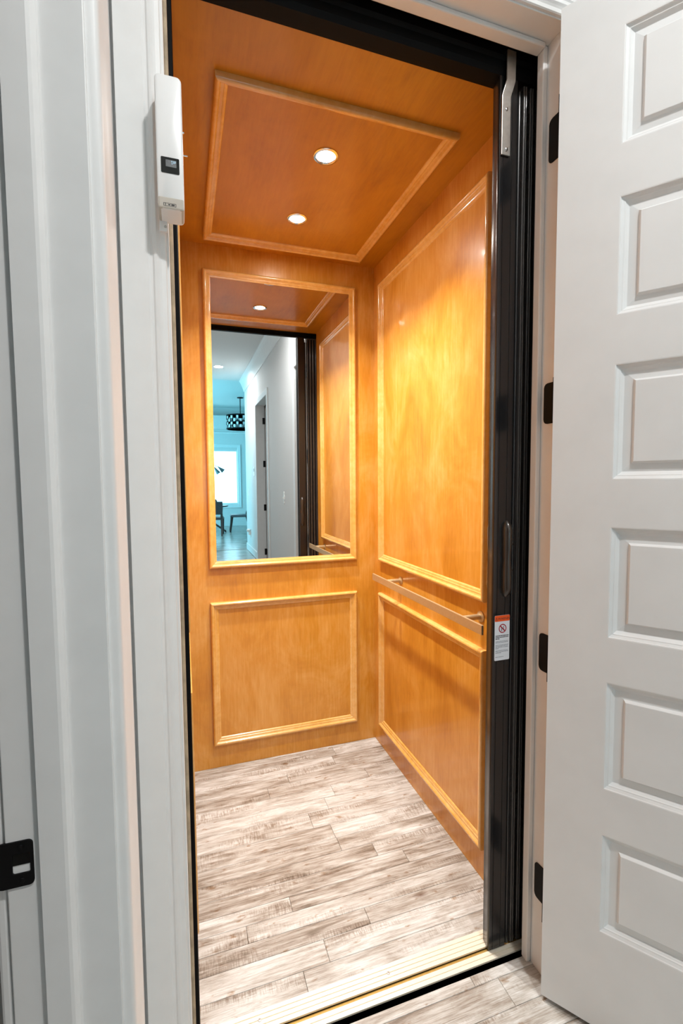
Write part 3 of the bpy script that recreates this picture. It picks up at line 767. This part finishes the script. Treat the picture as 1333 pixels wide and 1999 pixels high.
build('pane', MB().box(WX0+0.03, WX1-0.03, YD0-0.064, YD0-0.060, WZ0+0.03, WZ1-0.03), 'glass', wn)

w2n = empty('added_window', (DX0, -7.9, 0.7), 'unseen three-pane side window added to light the dining room', 'window', None, 'structure')
for sdn, mb in frame_members((DX0, 0, 0), (0, 1, 0), (0, 0, 1), (1, 0, 0), -9.3, -6.5, 0.6, 2.5, [(0, 0), (0, 0.022), (0.095, 0.018), (0.10, 0)]):
    build('window_casing', mb, 'white_paint', w2n)
for y0, y1 in ((-9.2, -8.36), (-8.32, -7.48), (-7.44, -6.6)):
    build('pane', MB().box(DX0-0.064, DX0-0.060, y0, y1, 0.7, 2.4), 'glass', w2n)
for y in (-8.34, -7.46):
    build('mullion', MB().box(DX0-0.09, DX0-0.03, y-0.02, y+0.02, 0.7, 2.4), 'white_paint', w2n)

# ------------------------------------------------------------------ drum chandelier
CX, CY = 1.533, -8.78
cd = empty('chandelier', (CX, CY, 2.82), 'dark drum chandelier with crystal squares reflected in the mirror', 'chandelier')
build('canopy', MB().lathe([(0.085, DZ), (0.08, DZ-0.02), (0.02, DZ-0.03), (0.012, DZ-0.035)], (CX, CY, 0), 24), 'black_iron', cd, smooth=True)
build('rod', MB().tube((CX, CY, DZ-0.03), (CX, CY, 3.05), 0.011), 'black_iron', cd, smooth=True)
CR = 0.375
for z in (3.20, 3.02, 2.84):
    build('hoop', MB().lathe([(CR-0.008, z-0.012), (CR+0.008, z-0.012), (CR+0.008, z+0.012), (CR-0.008, z+0.012), (CR-0.008, z-0.012)], (CX, CY, 0), 40), 'black_iron', cd)
for k in range(3):
    a = math.pi*k/3
    build('spoke', MB().tube((CX-CR*math.cos(a), CY-CR*math.sin(a), 3.20), (CX+CR*math.cos(a), CY+CR*math.sin(a), 3.20), 0.007), 'black_iron', cd)
NB = 28
for k in range(NB):
    a = 2*math.pi*k/NB
    p = (CX+CR*math.cos(a), CY+CR*math.sin(a))
    build('lattice_bar', MB().tube((p[0], p[1], 2.84), (p[0], p[1], 3.20), 0.007, n=6), 'black_iron', cd)
for row, z in enumerate((3.135, 3.045, 2.965, 2.895)):
    for k in range(NB):
        if (k+row) % 2: continue
        a0 = 2*math.pi*(k+0.2)/NB; a1 = 2*math.pi*(k+0.8)/NB
        vs = [(CX+r*math.cos(a), CY+r*math.sin(a), zz) for r in (CR-0.008, CR+0.008) for a, zz in ((a0, z-0.035), (a1, z-0.035), (a1, z+0.035), (a0, z+0.035))]
        build('crystal', MB().add(vs, [(0, 1, 2, 3), (4, 5, 6, 7), (0, 1, 5, 4), (1, 2, 6, 5), (2, 3, 7, 6), (3, 0, 4, 7)]), 'crystal', cd)

# ------------------------------------------------------------------ cone pendant over the table
LX, LY = 0.66, -9.0
cp = empty('cone_pendant', (LX, LY, 1.6), 'hanging lamp with slanting cone shades before the window', 'pendant lamp')
build('rod', MB().tube((LX, LY, DZ), (LX, LY, 1.88), 0.008), 'black_iron', cp)
build('hub', MB().lathe([(0.03, 1.84), (0.04, 1.88), (0.03, 1.92)], (LX, LY, 0), 16), 'black_iron', cp, smooth=True)
for dx0, dz0, dx1, dz1, dy in ((0.80, 1.822, 0.93, 1.625, 0.02), (0.915, 1.822, 1.063, 1.69, -0.05), (0.52, 1.822, 0.39, 1.625, 0.02), (0.405, 1.822, 0.257, 1.69, -0.05)):
    build('arm', MB().tube((LX, LY, 1.88), (dx0, LY+dy, dz0), 0.006), 'black_iron', cp)
    build('cone', MB().tube((dx0, LY+dy, dz0), (dx1, LY+dy, dz1), 0.007, 0.062, n=20), 'cone_shade', cp, smooth=True)

# ------------------------------------------------------------------ dining table and chairs
TBX, TBY = 0.50, -8.9
tbm = empty('dining_table', (TBX, TBY, 0), 'dark dining table with crossed legs below the window', 'table')
build('table_top', MB().lathe([(0.65, 0.715), (0.66, 0.73), (0.66, 0.745), (0.65, 0.75)], (TBX, TBY, 0), 48), 'dark_wood', tbm, smooth=True)
for s1_ in (-1, 1):
    for ax in (0, 1):
        ca, sa = (1, 0.25) if ax == 0 else (-0.25, 1)
        m = MB()
        p0 = Vector((TBX-s1_*0.30*ca, TBY-s1_*0.30*sa, 0.71)); p1 = Vector((TBX+s1_*0.58*ca, TBY+s1_*0.58*sa, 0.0))
        n_ = Vector((-sa, ca, 0)).normalized()*0.028
        dn_ = Vector((0, 0, 0.055))
        m.loft([[p0-n_, p0+n_, p0+n_-dn_, p0-n_-dn_], [p1-n_+dn_, p1+n_+dn_, p1+n_, p1-n_]])
        build('crossed_leg', m, 'dark_wood', tbm)
vs_ = build('vase', MB().lathe([(0.05, 0.75), (0.075, 0.80), (0.06, 0.87), (0.035, 0.905), (0.045, 0.915), (0.03, 0.91), (0.002, 0.80)], (0.80, -8.78, 0), 24), 'dark_fabric', None, smooth=True)
tag(vs_, 'small dark vase standing on the reflected dining table', 'vase')
def chair(loc, rot, label, seat_mat):
    e = empty('dining_chair', loc, label, 'chair', 'dining chairs in the mirror', rotz=rot)
    # local: front towards -y, back at +y
    seat = [[(-0.24, -0.25, 0.41), (0.24, -0.25, 0.41), (0.22, 0.22, 0.41), (-0.22, 0.22, 0.41)], [(-0.25, -0.26, 0.44), (0.25, -0.26, 0.44), (0.23, 0.22, 0.44), (-0.23, 0.22, 0.44)], [(-0.22, -0.23, 0.48), (0.22, -0.23, 0.48), (0.20, 0.19, 0.475), (-0.20, 0.19, 0.475)]]
    build('seat', MB().loft(seat), seat_mat, e, local=True, bevel=0.012)
    bk = [[(-0.22, 0.20, 0.55), (0.22, 0.20, 0.55), (0.22, 0.245, 0.55), (-0.22, 0.245, 0.55)], [(-0.235, 0.225, 0.72), (0.235, 0.225, 0.72), (0.235, 0.27, 0.72), (-0.235, 0.27, 0.72)], [(-0.23, 0.26, 0.89), (0.23, 0.26, 0.89), (0.23, 0.30, 0.89), (-0.23, 0.30, 0.89)]]
    build('backrest', MB().loft(bk), seat_mat, e, local=True, bevel=0.01)
    for sx in (-1, 1):
        w = 0.018
        def leg(pts):
            return MB().loft([[(px-k*1.4, py-k*1.4, pz), (px+k*1.4, py-k*1.4, pz), (px+k*1.4, py+k*1.4, pz), (px-k*1.4, py+k*1.4, pz)] for px, py, pz, k in pts])
        build('leg', leg([(sx*0.21, -0.265, 0.0, 0.014), (sx*0.21, -0.235, 0.2, 0.018), (sx*0.21, -0.21, 0.42, 0.024)]), 'dark_wood', e, local=True)
        build('leg', leg([(sx*0.20, 0.31, 0.0, 0.014), (sx*0.20, 0.24, 0.22, 0.019), (sx*0.20, 0.20, 0.42, 0.022), (sx*0.20, 0.225, 0.58, 0.018)]), 'dark_wood', e, local=True)
    return e
chair((0.735, -8.18, 0), 0.12, 'dark dining chair turned away, backrest towards the mirror', 'dark_fabric')
chair((1.475, -8.98, 0), -1.5, 'dining chair seen from the side at the hallway corner', 'light_fabric')
